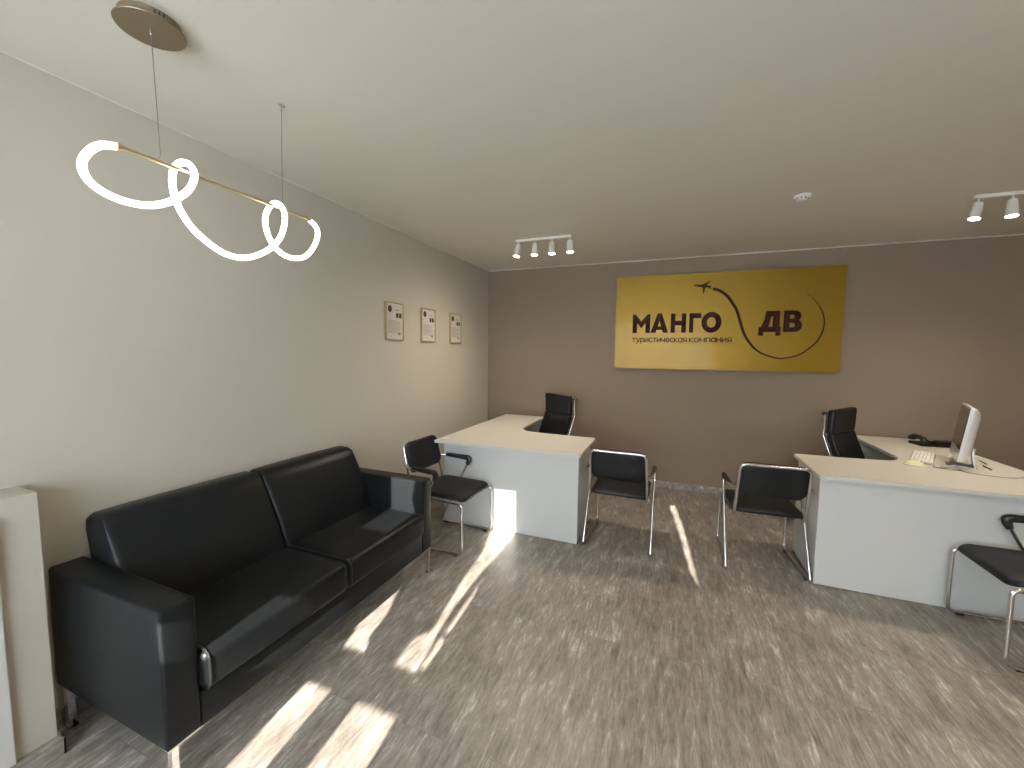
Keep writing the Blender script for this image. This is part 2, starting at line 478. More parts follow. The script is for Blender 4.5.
# ------------------------------------------------------------------ visitor chairs
def make_chair():
    r = root('visitor_chair')
    HF, HR = .228, .206
    path = []
    L = [(-.249, -.25, .013), (-HF-.003, .245, .013), (-HF, .245, .392), (-HR-.004, -.215, .398), (-HR+.006, -.305, .775)]
    R_ = [(-x, y, z) for x, y, z in L[::-1]]
    bm = bmesh.new()
    tube(bm, fillet(L+R_, {1: .05, 2: .035, 3: .05, 4: .045, 5: .045, 6: .05, 7: .035, 8: .05}, 6), .0105, 12)
    fr = finish(bm, 'frame', M_chrome, r, ang=60)
    for s in (-1, 1):
        bm = bmesh.new()
        p = [(s*.236, -.236, .013), (s*.238, -.256, .013), (s*.243, .035, .598), (s*.232, -.20, .604), (s*.206, -.262, .604)]
        p = [(s*.248, -.20, .013), (s*.249, -.262, .013), (s*.246, .035, .600), (s*.238, -.20, .606), (s*.204, -.268, .606)]
        f = fillet(p, {1: .035, 2: .045, 3: .05}, 6)
        tube(bm, f, .0105, 12); su = finish(bm, 'arm_support', M_chrome, r, ang=60)
        # pad: sleeve along the horizontal part and round the front bend
        bm = bmesh.new()
        q = fillet([(s*.2395, .012, .545), (s*.243, .037, .604), (s*.237, -.19, .611)], {1: .045}, 8)
        rr = [.012]+[.0165]*(len(q)-2)+[.012]
        tube(bm, q, rr, 12, sx=1.35); finish(bm, 'armrest', M_plastic, r, ang=60)
    bm = bmesh.new()
    pad(bm, .43, .455, .038, .05, .018, shape=lambda x, y: -.9*max(0, y-.12)**2*2+.008*(1-(x/.22)**2)-.02*max(0, -(y+.1)), M=T(0, .022, .425))
    finish(bm, 'seat', M_vinyl, r, ang=60)
    bm = bmesh.new()
    Mx = T(0, -.272, .665) @ RX(math.radians(90+13.5))
    pad(bm, .405, .245, .03, .055, .014, shape=lambda x, y: -.32*x*x*1.2, M=Mx)
    finish(bm, 'backrest', M_vinyl, r, ang=60)
    for x, y in ((-.229, .19), (.229, .19), (-.247, -.2), (.247, -.2)):
        bm = bmesh.new(); box(bm, x-.013, x+.013, y-.018, y+.018, 0, .012, .003, 2)
        finish(bm, 'glide', M_rubber, r)
    return r
chair = make_chair()
G = 'black and chrome visitor chairs'
tag(chair, 'black visitor chair with chrome sled frame between the sofa and left desk', 'chair', G)
chair.location = (-1.605, 2.762, 0); chair.rotation_euler.z = math.radians(-93)
for loc, rz, lab in (((-.336, 3.30, 0), -1, 'black visitor chair seen from behind at the right end of the left desk'),
                     ((.642, 3.335, 0), 2.5, 'black visitor chair seen from behind at the left end of the right desk'),
                     ((1.805, 2.825, 0), 89, 'black visitor chair cropped by the right photo edge, in front of the right desk')):
    c = copy_tree(chair); c.location = loc; c.rotation_euler.z = math.radians(rz); c['label'] = lab

# ------------------------------------------------------------------ desks
def arc(cx, cy, r, a0, a1, n=8):
    return [(cx+r*math.cos(math.radians(a0+(a1-a0)*k/n)), cy+r*math.sin(math.radians(a0+(a1-a0)*k/n))) for k in range(n+1)]
def make_desk(name, loc, rz, W, D1, RW, D2, mirror, pan_y, pan_x, label):
    """local: outer front corner of the return at 0,0; front wing runs +x (W), return runs +y (D2)"""
    s = -1 if mirror else 1
    r = root(name, loc, rz)
    P = [(0, 0), (W-.02, 0)]+arc(W-.02, .02, .02, -90, 0, 4)+arc(W-.03, D1-.03, .03, 0, 90, 6)
    # concave inner edge
    P += [(W-.30, D1+.005)]
    cv = [(W-.30, D1+.005), (RW+.16, D1+.03), (RW+.07, D1+.08), (RW+.01, D1+.18), (RW, D1+.34)]
    P += [(p.x, p.y) for p in catmull([(x, y, 0) for x, y in cv], 5)][1:]
    P += [(RW, D2), (0, D2)]
    P = [(x*s, y) for x, y in P]
    bm = bmesh.new(); prism(bm, P, .726, .75, bev=.0025)
    top = finish(bm, 'desktop', M_desktop, r)
    def bx(n, x0, x1, y0, y1, z0, z1, m=M_desk):
        xa, xb = sorted((x0*s, x1*s)); b2 = bmesh.new(); box(b2, xa, xb, y0, y1, z0, z1, .0012, 1)
        return finish(b2, n, m, r)
    bx('front_panel', .02, W-pan_x, pan_y, pan_y+.018, .005, .726)
    bx('side_panel', W-pan_x-.018, W-pan_x, pan_y+.018, D1-.04, .012, .726)
    bx('side_panel', .02, .038, pan_y+.018, D2-.03, .012, .726)
    bx('end_panel', .038, RW-.03, D2-.048, D2-.03, .012, .726)
    # shelf unit against the outer side, under the return
    if mirror:
        bx('cabinet_side', .04, .26, D2-.60, D2-.582, .012, .726)
        bx('cabinet_side', .04, .26, D2-.33, D2-.312, .012, .726)
        for zz in (.03, .25, .48): bx('shelf', .04, .25, D2-.58, D2-.05, zz, zz+.018, M_inner)
    for x, y in ((.03, pan_y+.04), (W-pan_x-.03, pan_y+.05), (.05, D2-.07), (W-pan_x-.009, D1-.07), (RW-.04, D2-.08)):
        b2 = bmesh.new(); lathe(b2, [(0, 0), (.014, 0), (.014, .0115), (0, .0115)], 14, M=T(x*s, y, 0))
        finish(b2, 'foot', M_rubber, r)
    tag(r, label, 'desk', 'white L-shaped desks')
    return r
d1 = make_desk('office_desk', (-1.85, 2.913, 0), 0, 1.252, .655, .49, 1.60, False, .127, .04, 'white L-shaped desk by the left wall corner, with empty top')
d2 = make_desk('office_desk', (2.205, 3.032, 0), 0, 1.312, .60, .60, 1.70, True, .07, .028, 'white L-shaped desk on the right holding the monitor and telephone')
bm = bmesh.new(); lathe(bm, [(0, 0), (.03, 0), (.03, .003), (.026, .004), (0, .004)], 24, M=T(.06, .10, .75)); finish(bm, 'cable_grommet', M_white, d1)

# ------------------------------------------------------------------ office chairs
def make_office_chair():
    r = root('office_chair')
    # local: faces +Y
    def seg(z0, y0, z1, y1): return (z0, y0, z1, y1)
    bm = bmesh.new()
    pad(bm, .47, .46, .07, .05, .03, shape=lambda x, y: -.5*max(0, y-.1)**2, M=T(0, .02, .47)); finish(bm, 'seat', M_vinyl, r, ang=60)
    # high back from padded panels
    prof = [(-.130, .50), (-.258, .84), (-.250, 1.05)]
    for (ya, za), (yb, zb) in zip(prof, prof[1:]):
        v = Vector((0, yb-ya, zb-za)); l = v.length; a = math.atan2(v.z, v.y)
        bm = bmesh.new()
        pad(bm, .455, l-.003, .055, .018, .018, shape=lambda x, y: -.25*x*x, M=T(0, (ya+yb)/2, (za+zb)/2) @ RX(a))
        finish(bm, 'backrest', M_vinyl, r, ang=60)
    for s in (-1, 1):
        bm = bmesh.new()
        tube(bm, fillet([(s*.235, .22, .43), (s*.235, -.14, .44), (s*.232, -.282, .84), (s*.232, -.276, 1.03)], .04), .009, 10, sx=1.6)
        finish(bm, 'side_rail', M_chrome, r, ang=60)
        bm = bmesh.new(); lathe(bm, [(0, -.012), (.014, -.012), (.017, 0), (.014, .012), (0, .012)], 14, M=T(s*.25, -.283, 1.02) @ RY(PI/2)); finish(bm, 'knob', M_chrome, r)
    bm = bmesh.new()
    finish(bm, 'cross_bar', M_chrome, r, ang=60) if False else bm.free()
    for a_, b_, c_ in ((-.287, .95, .008), (-.246, .72, .008), (-.10, .425, .012), (.13, .425, .012)):
        bm = bmesh.new(); tube(bm, [(-.235, a_, b_), (.235, a_, b_)], c_, 8); finish(bm, 'cross_bar', M_chrome, r, ang=60)
    bm = bmesh.new(); lathe(bm, [(0, .10), (.03, .10), (.03, .26), (.016, .262), (.016, .41), (.05, .415), (.05, .43), (0, .43)], 20); finish(bm, 'gas_column', M_chrome, r)
    for k in range(5):
        a = 2*PI*k/5+.3
        bm = bmesh.new(); tube(bm, [(0, 0, .12), (.15*math.cos(a), .15*math.sin(a), .105), (.29*math.cos(a), .29*math.sin(a), .07)], [.024, .019, .013], 10)
        lg = finish(bm, 'leg', M_chrome, r, ang=60)
        bm = bmesh.new()
        for o_ in (-.014, .014):
            lathe(bm, [(0, -.008), (.026, -.008), (.028, 0), (.026, .008), (0, .008)], 18, M=T(.30*math.cos(a), .30*math.sin(a), .028) @ RZ(a) @ T(0, o_, 0) @ RX(PI/2))
        tube(bm, [(.29*math.cos(a), .29*math.sin(a), .07), (.30*math.cos(a), .30*math.sin(a), .028)], .008, 8)
        finish(bm, 'caster', M_plastic, lg)
    return r
oc = make_office_chair()
tag(oc, 'black high-backed office chair tucked behind the left desk', 'office chair', 'black high-backed office chairs')
oc.location = (-1.285, 4.075, 0); oc.rotation_euler.z = math.radians(180-40)
c = copy_tree(oc); c['label'] = 'black high-backed office chair behind the right desk'
c.location = (1.575, 4.10, 0); c.rotation_euler.z = math.radians(180+53)

# ------------------------------------------------------------------ company sign
SY = 4.735   # front face of the plate
K = (SY-0)/4.93
def sx(x): return x*K
def sz(z): return 1.5+(z-1.5)*K
sx0, sx1, sz0, sz1 = sx(-.632), sx(1.558), sz(1.328), sz(2.384)
sign = tag(root('company_sign', ((sx0+sx1)/2, YB, sz0)), 'gold company sign with dark brown Cyrillic lettering and airplane on the back wall', 'sign')
SL = sign.location.copy()
bm = bmesh.new(); box(bm, sx0-SL.x, sx1-SL.x, SY-SL.y, SY+.006-SL.y, 0, sz1-sz0, .001, 1); finish(bm, 'plate', M_sign, sign)
bm = bmesh.new(); box(bm, sx0+.01-SL.x, sx1-.02-SL.x, SY+.006-SL.y, YB-.001-SL.y, .008, sz1-sz0-.012, .001, 1); finish(bm, 'backing', M_signedge, sign)
MS = T(-SL.x, SY-SL.y, -SL.z) @ RX(PI/2)      # XY(drawing: x, z) -> wall plane, +depth towards the room
def letter(name, poly, holes, x0, x1, z0, z1, depth):
    """outline in a unit box scaled to x0..x1, z0..z1"""
    f = lambda l: [(x0+(x1-x0)*u, z0+(z1-z0)*v) for u, v in l]
    b = bmesh.new(); prism(b, f(poly), .0005, depth, [f(h) for h in holes], M=MS)
    return finish(b, name, M_letter, sign, ang=30)
za, zb = sz(1.738), sz(1.956)
DP = .016
def ell(cx, cy, rx, ry, a0=0, a1=360, n=28): return [(cx+rx*math.cos(math.radians(a0+(a1-a0)*k/n)), cy+ry*math.sin(math.radians(a0+(a1-a0)*k/n))) for k in range(n+1)]
letter('letter_m', [(0, 0), (0, .97), (.16, .97), (.5, .60), (.84, .97), (1, .97), (1, 0), (.74, 0), (.74, .52), (.5, .24), (.26, .52), (.26, 0)], [], sx(-.438), sx(-.245), za, zb, DP)
letter('letter_a', [(0, 0), (.38, 1), (.62, 1), (1, 0), (.71, 0), (.655, .15), (.345, .15), (.29, 0)], [[(.405, .33), (.595, .33), (.5, .62)]], sx(-.240), sx(-.050), za, zb, DP)
letter('letter_n', [(0, 0), (0, .97), (.29, .97), (.29, .61), (.71, .61), (.71, .97), (1, .97), (1, 0), (.71, 0), (.71, .37), (.29, .37), (.29, 0)], [], sx(-.026), sx(.132), za, zb, DP)
letter('letter_g', [(0, 0), (0, .97), (1, .97), (1, .72), (.36, .72), (.36, 0)], [], sx(.165), sx(.281), za, zb, DP)
letter('letter_o', ell(.5, .5, .5, .5)[:-1], [ell(.5, .5, .23, .25)[:-1]], sx(.288), sx(.483), za-.004, zb+.004, DP)
zb2 = sz(1.953)
letter('letter_d', [(0, 0), (0, .34), (.12, .34), (.26, .66), (.33, 1), (.93, 1), (.93, .34), (1, .34), (1, 0), (.80, 0), (.80, .15), (.20, .15), (.20, 0)], [[(.42, .36), (.64, .36), (.64, .78), (.55, .78)]], sx(.836), sx(1.03), sz(1.700), zb2, .03)
Bp = [(0, 0), (0, 1), (.55, 1)]+ell(.58, .74, .34, .26, 90, -50, 10)[1:]+ell(.60, .29, .40, .29, 50, -90, 12)+[(.5, 0)]
letter('letter_v', Bp, [[(.30, .62), (.30, .80), (.52, .80), (.60, .71), (.52, .62)], [(.30, .20), (.30, .42), (.56, .42), (.66, .31), (.56, .20)]], sx(1.056), sx(1.211), sz(1.738), zb2, .03)
# small line of text, drawn with strokes on a unit x-height
def ac(cx, cy, rx, ry, a0, a1, n=14): return [(cx+rx*math.cos(math.radians(a0+(a1-a0)*k/n)), cy+ry*math.sin(math.radians(a0+(a1-a0)*k/n))) for k in range(n+1)]
ALPH = {
 'т': (.80, [[(0, 1), (.8, 1)], [(.4, 1), (.4, 0)]]),
 'у': (.84, [[(0, 1), (.42, .06)], [(.84, 1), (.34, -.2), (.22, -.33), (.04, -.33)]]),
 'р': (.90, [[(0, 1), (0, -.4)], ac(.45, .5, .45, .5, 0, 360, 22)]),
 'и': (.84, [[(0, 1), (0, 0)], [(0, .08), (.84, .92)], [(.84, 1), (.84, 0)]]),
 'с': (.82, [ac(.48, .5, .48, .5, 48, 312, 20)]),
 'ч': (.76, [[(0, 1), (0, .62)]+ac(.24, .62, .24, .22, 180, 270, 6)+[(.76, .42)], [(.76, 1), (.76, 0)]]),
 'е': (.92, [[(.02, .5), (.92, .5)]+ac(.47, .5, .45, .5, 8, 318, 22)]),
 'к': (.76, [[(0, 1), (0, 0)], [(.74, 1), (.12, .5), (.78, 0)]]),
 'а': (.90, [[(.9, 1), (.9, 0)], ac(.45, .5, .45, .5, 0, 360, 22)]),
 'я': (.80, [[(.8, 0), (.8, 1), (.32, 1)]+ac(.30, .70, .28, .30, 90, 270, 10)+[(.8, .40)], [(.36, .40), (.02, 0)]]),
 'о': (.96, [ac(.48, .5, .48, .5, 0, 360, 24)]),
 'м': (1.06, [[(0, 0), (0, 1)], [(0, .96), (.53, .2), (1.06, .96)], [(1.06, 1), (1.06, 0)]]),
 'п': (.82, [[(0, 0), (0, 1)], [(0, 1), (.82, 1)], [(.82, 1), (.82, 0)]]),
 'н': (.84, [[(0, 0), (0, 1)], [(0, .52), (.84, .52)], [(.84, 1), (.84, 0)]]),
}
def word(body, x0, x1):
    gap = .30
    tot = sum(ALPH[ch][0] for ch in body)+gap*(len(body)-1)
    kx = (sx(x1)-sx(x0))/tot; kz = .043; base = sz(1.634); x = sx(x0); hw = .0044
    for ch in body:
        b2 = bmesh.new()
        for st in ALPH[ch][1]:
            P = [Vector((x+u*kx, base+v*kz, 0)) for u, v in st]
            L_, R2 = [], []
            for i, p in enumerate(P):
                d = (P[min(i+1, len(P)-1)]-P[max(i-1, 0)]).normalized()
                q = Vector((-d.y, d.x, 0))*hw
                if i == 0: p = p-d*hw*.8
                if i == len(P)-1: p = p+d*hw*.8
                L_.append(p+q); R2.append(p-q)
            t = bmesh.new()
            vv = [[t.verts.new((p.x, p.y, z)) for p in l] for l in (L_, R2) for z in (.0004, .0024)]
            for i in range(len(P)-1):
                t.faces.new((vv[1][i], vv[1][i+1], vv[3][i+1], vv[3][i])); t.faces.new((vv[0][i], vv[2][i], vv[2][i+1], vv[0][i+1]))
                t.faces.new((vv[0][i], vv[0][i+1], vv[1][i+1], vv[1][i])); t.faces.new((vv[2][i], vv[3][i], vv[3][i+1], vv[2][i+1]))
            for i in (0, -1): t.faces.new((vv[0][i], vv[1][i], vv[3][i], vv[2][i]))
            merge(b2, t, MS)
        finish(b2, 'tagline_letter', M_letter, sign, smooth=False)
        x += (ALPH[ch][0]+gap)*kx
word('туристическая', -.434, .142)
word('компания', .176, .587)
# swoosh: tapering ribbon
sw = [(.386, 2.208), (.46, 2.18), (.533, 2.117), (.60, 2.016), (.632, 1.95), (.672, 1.82), (.71, 1.71), (.755, 1.635), (.81, 1.565), (.875, 1.517), (.984, 1.475), (1.075, 1.467), (1.21, 1.508), (1.33, 1.612), (1.388, 1.723), (1.402, 1.834), (1.375, 1.945), (1.307, 2.056), (1.243, 2.116)]
cp = catmull([(sx(a), sz(b_), 0) for a, b_ in sw], 6)
n = len(cp); lft, rgt = [], []
for i, p in enumerate(cp):
    d = (cp[min(i+1, n-1)]-cp[max(i-1, 0)]).normalized(); q = Vector((-d.y, d.x, 0))
    u = i/(n-1); wd = .0015+.0115*(1-u)**1.1+(.003 if .1 < u < .45 else .0015)
    if u > .85: wd *= max(.18, (1-u)/.15)
    lft.append(p+q*wd); rgt.append(p-q*wd)
bm = bmesh.new(); t = bmesh.new()
vl = [[t.verts.new((p.x, p.y, zz)) for p in l] for l in (lft, rgt) for zz in (.0005, .006)]
A0, A1, B0, B1 = vl
for i in range(n-1):
    t.faces.new((A1[i], A1[i+1], B1[i+1], B1[i])); t.faces.new((A0[i], B0[i], B0[i+1], A0[i+1]))
    t.faces.new((A0[i], A0[i+1], A1[i+1], A1[i])); t.faces.new((B0[i], B1[i], B1[i+1], B0[i+1]))
t.faces.new((A0[0], A1[0], B1[0], B0[0])); t.faces.new((A0[-1], B0[-1], B1[-1], A1[-1]))
merge(bm, t, MS); finish(bm, 'swoosh', M_letter, sign)
# airplane silhouette (nose left)
pl = [(.189, 2.250), (.205, 2.262), (.255, 2.258), (.290, 2.262), (.365, 2.300), (.355, 2.285), (.325, 2.250), (.350, 2.240), (.372, 2.246), (.362, 2.228), (.368, 2.205), (.352, 2.212), (.335, 2.222), (.312, 2.222), (.306, 2.200), (.300, 2.160), (.290, 2.166), (.283, 2.226), (.240, 2.238), (.205, 2.245)]
bm = bmesh.new(); prism(bm, [(sx(a), sz(b_)) for a, b_ in pl], .0005, .006, M=MS); finish(bm, 'airplane', M_letter, sign, ang=30)

# ------------------------------------------------------------------ certificates
def make_cert():
    r = root('framed_certificate')      # local: on a wall facing +x, centre of the bottom edge; y is width
    W, Hh, d, f = .236, .318, .018, .009
    bm = bmesh.new()
    box(bm, 0, d, -W/2, -W/2+f, 0, Hh, .0015, 1); box(bm, 0, d, W/2-f, W/2, 0, Hh, .0015, 1)
    box(bm, 0, d, -W/2+f, W/2-f, 0, f, .0015, 1); box(bm, 0, d, -W/2+f, W/2-f, Hh-f, Hh, .0015, 1)
    finish(bm, 'frame', M_frame, r)
    bm = bmesh.new(); box(bm, .002, .012, -W/2+f, W/2-f, f, Hh-f); sh = finish(bm, 'sheet', M_paper, r, smooth=False)
    Mw = Matrix(((0, 0, 1, 0), (1, 0, 0, 0), (0, 1, 0, 0), (0, 0, 0, 1)))    # (u,v,depth)->(x=depth,y=u,z=v)
    bm = bmesh.new(); prism(bm, ell(-.062, .262, .026, .028, n=24)[:-1], .012, .0128, M=Mw); finish(bm, 'seal', M_seal, sh, smooth=False)
    bm = bmesh.new()
    bm.free()
    for u0 in (.018, .060):
        bm = bmesh.new(); prism(bm, [(u0, .192), (u0+.032, .192), (u0+.032, .232), (u0, .232)], .012, .0126, M=Mw); finish(bm, 'emblem', M_seal, sh, smooth=False)
    for u0, v0 in ((.045, .048), (.062, .046)):
        bm = bmesh.new(); prism(bm, [(u0, v0), (u0+.012, v0), (u0+.014, v0+.018), (u0+.002, v0+.018)], .012, .0126, M=Mw); finish(bm, 'signature', M_seal, sh, smooth=False)
    bm = bmesh.new()
    rnd = random.Random(5)
    for k in range(13):
        v = .165-k*.0085
        u1 = .085 if k % 5 else .02
        prism(bm, [(-.088, v), (u1-rnd.random()*.02, v), (u1-rnd.random()*.02, v+.0028), (-.088, v+.0028)], .012, .0124, M=Mw)
    finish(bm, 'print', M_ink, sh, smooth=False)
    bm = bmesh.new()
    for v in (.255, .2515): prism(bm, [(.0, v), (.06, v), (.06, v+.003), (.0, v+.003)], .012, .0124, M=Mw)
    finish(bm, 'heading', M_ink, sh, smooth=False)
    bm = bmesh.new(); box(bm, .0135, .0145, -W/2+f, W/2-f, f, Hh-f); finish(bm, 'glazing', mg, r, smooth=False)
    return r
cert = make_cert()
GC = 'gold framed certificates on the left wall'
tag(cert, 'gold framed certificate on the left wall, nearest the sofa', 'picture frame', GC)
kk = 2.22/2.33
zc = 1.5+(1.596-1.5)*kk
cert.location = (XL+.001, (2.882+3.132)/2*kk, zc)
for y, lab in (((3.428+3.67)/2*kk, 'middle one of the three gold framed certificates on the left wall'), ((3.986+4.224)/2*kk, 'gold framed certificate on the left wall, nearest the room corner')):
    c = copy_tree(cert); c.location = (XL+.001, y, zc); c['label'] = lab

# ------------------------------------------------------------------ pendant lamp
pend = tag(root('pendant_light', (-1.572, .844, H)), 'looping white LED tube pendant on a gold rod under a round bronze canopy', 'pendant light')
PO = pend.location
def PL(p): return (p[0]-PO.x, p[1]-PO.y, p[2]-PO.z)
bm = bmesh.new(); lathe(bm, [(0, 0), (.078, 0), (.078, -.022), (.088, -.0225), (.090, -.026), (.088, -.029), (0, -.029)], 64); cn = finish(bm, 'canopy', M_canopy, pend)
bm = bmesh.new()
for k in (-1, 0, 1):
    a = math.radians(-12+k*8); box(bm, .0765, .0785, -.0022, .0022, -.017, -.006, M=RZ(a))
finish(bm, 'vent_slots', M_dark, cn, smooth=False)
bm = bmesh.new(); lathe(bm, [(0, -.029), (.005, -.029), (.005, -.036), (.003, -.042), (0, -.042)], 16); finish(bm, 'wire_clamp', M_chrome, pend)
bm = bmesh.new(); lathe(bm, [(0, 0), (.012, 0), (.012, -.004), (.005, -.006), (.004, -.022), (0, -.022)], 16, M=T(*PL((-1.572, 1.305, H)))); finish(bm, 'ceiling_hook', M_chrome, pend)
rodA, rodB = Vector((-1.59, .745, 2.112)), Vector((-1.59, 1.450, 2.104))
def onrod(y): return rodA.lerp(rodB, (y-rodA.y)/(rodB.y-rodA.y))
bm = bmesh.new(); tube(bm, [PL((-1.572, .844, H-.04)), PL(onrod(.862))], .0013, 8); finish(bm, 'suspension_wire', M_wire, pend)
bm = bmesh.new(); tube(bm, [PL((-1.572, 1.305, H-.02)), PL(onrod(1.31))], .0013, 8); finish(bm, 'suspension_wire', M_wire, pend)
bm = bmesh.new(); tube(bm, [PL(rodA), PL(rodB)], .0065, 14); rd = finish(bm, 'rod', M_gold, pend, ang=60)
for y in (.862, 1.31):
    q = onrod(y); bm = bmesh.new(); lathe(bm, [(0, 0), (.004, 0), (.004, .014), (.0015, .018), (0, .018)], 12, M=T(*PL(q)) @ T(0, 0, .004)); finish(bm, 'rod_grip', M_gold, rd)
tp = [(-1.59, 0.749, 2.11), (-1.59, 0.71, 2.096), (-1.59, 0.681, 2.065), (-1.59, 0.664, 2.024), (-1.59, 0.674, 1.986), (-1.59, 0.709, 1.961), (-1.59, 0.761, 1.952), (-1.59, 0.825, 1.962), (-1.58, 0.883, 1.995), (-1.565, 0.926, 2.044), (-1.56, 0.944, 2.096), (-1.575, 0.94, 2.133), (-1.595, 0.922, 2.136), (-1.615, 0.911, 2.109), (-1.62, 0.909, 2.059), (-1.605, 0.913, 1.994), (-1.59, 0.943, 1.928), (-1.59, 1.005, 1.882), (-1.59, 1.073, 1.858), (-1.59, 1.149, 1.867), (-1.58, 1.226, 1.913), (-1.565, 1.273, 1.974), (-1.56, 1.294, 2.048), (-1.57, 1.295, 2.1), (-1.59, 1.279, 2.122), (-1.615, 1.266, 2.102), (-1.62, 1.249, 2.046), (-1.61, 1.257, 1.974), (-1.6, 1.292, 1.925), (-1.59, 1.351, 1.908), (-1.59, 1.425, 1.934), (-1.59, 1.481, 2.006), (-1.59, 1.492, 2.071), (-1.59, 1.446, 2.104)]
bm = bmesh.new(); tube(bm, [PL(p) for p in catmull(tp, 8)], .0105, 14); finish(bm, 'led_tube', M_tube, pend, ang=60)
for p in (tp[0], tp[-1]):
    s = 1 if p is tp[0] else -1
    bm = bmesh.new(); tube(bm, [PL((p[0], p[1]-s*.004, p[2])), PL((p[0], p[1]+s*.012, p[2]))], .0118, 14); finish(bm, 'end_cap', M_gold, pend, ang=60)

# ------------------------------------------------------------------ ceiling spot bars
SPOT_W = 14
def make_spotbar():
    r = root('spotlight_bar')         # local: bar runs along x from 0 to .52, ceiling at z=0
    bm = bmesh.new(); box(bm, -.012, .505, -.016, .016, -.022, 0, .003, 2); finish(bm, 'mounting_bar', M_lampbody, r)
    for k in range(4):
        x = .012+k*.160; tl = math.radians(-5)
        bm = bmesh.new(); tube(bm, [(x, 0, -.02), (x, 0, -.052)], .006, 10); finish(bm, 'stem', M_lampbody, r, ang=60)
        Mh = T(x, 0, -.05) @ RX(tl) @ RY((.17, .03, 0, -.07)[k])
        bm = bmesh.new()
        lathe(bm, [(0, .004), (.020, .004), (.024, 0), (.0275, -.055), (.030, -.092), (.0305, -.100), (.027, -.100), (.0265, -.094), (0, -.094)], 28, M=Mh)
        hd = finish(bm, 'lamp_head', M_lampbody, r)
        bm = bmesh.new(); lathe(bm, [(0, -.1005), (.020, -.1005), (.0262, -.0995), (.0262, -.096), (0, -.096)], 24, M=Mh); finish(bm, 'lamp_face', M_lamp, hd)
        ld = bpy.data.lights.new('spot', 'SPOT'); ld.energy = SPOT_W; ld.spot_size = math.radians(160); ld.spot_blend = 1; ld.shadow_soft_size = .022
        ld.color = (1, .85, .68)
        lo = bpy.data.objects.new('spot_beam', ld); C.objects.link(lo); lo.parent = r
        lo.matrix_local = Mh @ T(0, 0, -.125)
    return r
sb = make_spotbar()
def power(o, k):
    for ch in o.children:
        if ch.type == 'LIGHT':
            if k != 1: ch.data = ch.data.copy(); ch.data.energy *= k
GS = 'four-lamp spotlight bars on the ceiling'
tag(sb, 'white bar of four lit spotlights on the ceiling left of the sign', 'spotlight bar', GS)
sb.location = (-1.365, 3.565, H); LEFT_BAR = sb
c = copy_tree(sb); c.location = (1.772, 3.57, H); c['label'] = 'white bar of lit spotlights on the ceiling above the right desk'
c = copy_tree(sb); c.location = (1.55, .55, H); c.rotation_euler.z = 0; power(c, 2.0); c['label'] = 'white bar of lit spotlights near the street window, outside the view'

power(LEFT_BAR, .95)
# ------------------------------------------------------------------ smoke detector
sd = tag(root('smoke_detector', (.745, 3.20, H)), 'small round white smoke detector on the ceiling in front of the sign', 'smoke detector')
bm = bmesh.new(); lathe(bm, [(0, 0), (.048, 0), (.048, -.010), (.042, -.014), (0, -.014)], 36); finish(bm, 'base', M_white, sd)
bm = bmesh.new(); lathe(bm, [(.030, -.014), (.034, -.020), (.032, -.030), (.020, -.036), (0, -.037)], 36); finish(bm, 'sensor_cap', M_white, sd)
bm = bmesh.new()
for k in range(10):
    a = 2*PI*k/10; box(bm, .0325, .0345, -.004, .004, -.027, -.020, M=RZ(a))
finish(bm, 'vents', M_dark, sd, smooth=False)

# ------------------------------------------------------------------ things on the right desk
ZD = .75
# monitor: thin white all-in-one style display seen edge-on
mon = tag(root('monitor', (1.876, 3.72, ZD), 0), 'white flat monitor seen edge-on on a metal stand on the right desk', 'monitor')
ax = Vector((.362, .932, 0)).normalized()      # along the screen width
ang = math.atan2(ax.y, ax.x)
mon.rotation_euler.z = ang                     # local x = screen width, local +y = viewer side (screen)
tiltM = T(0, 0, .050) @ RX(math.radians(6.5))
bm = bmesh.new()
# body: flat front, bulged back
t = bmesh.new(); ol = rrect(.43, .365, .012, 4); NN = len(ol)
lay = [(0, .020, 1), (1, .020, 1), (1, .004, 1), (.985, -.006, 1), (.86, -.028, 1), (.6, -.046, 1), (.3, -.054, 1), (0, -.056, 1)]
rings = []
for s, y, _ in lay:
    rings.append([t.verts.new((0, y, .1875))] if s == 0 else [t.verts.new((x*s, y, .1875+z*s)) for x, z in ol])
for A, B in zip(rings, rings[1:]):
    for k in range(NN):
        if len(A) == 1: t.faces.new((A[0], B[k], B[(k+1) % NN]))
        elif len(B) == 1: t.faces.new((A[k], B[0], A[(k+1) % NN]))
        else: t.faces.new((A[k], B[k], B[(k+1) % NN], A[(k+1) % NN]))
merge(bm, t, tiltM); body = finish(bm, 'housing', M_glossw, mon)
bm = bmesh.new(); box(bm, -.20, .20, .0195, .0225, .085, .355, .001, 1, M=tiltM); finish(bm, 'screen', M_screen, mon)
bm = bmesh.new()
box(bm, -.075, .075, -.09, .05, 0, .006, .002, 2)
prism(bm, [(-.088, .003), (-.080, .003), (-.072, .03), (-.052, .20), (-.060, .20), (-.080, .032)], -.05, .05, M=Matrix(((0, 0, 1, 0), (1, 0, 0, 0), (0, 1, 0, 0), (0, 0, 0, 1))))
finish(bm, 'stand', M_alu, mon)
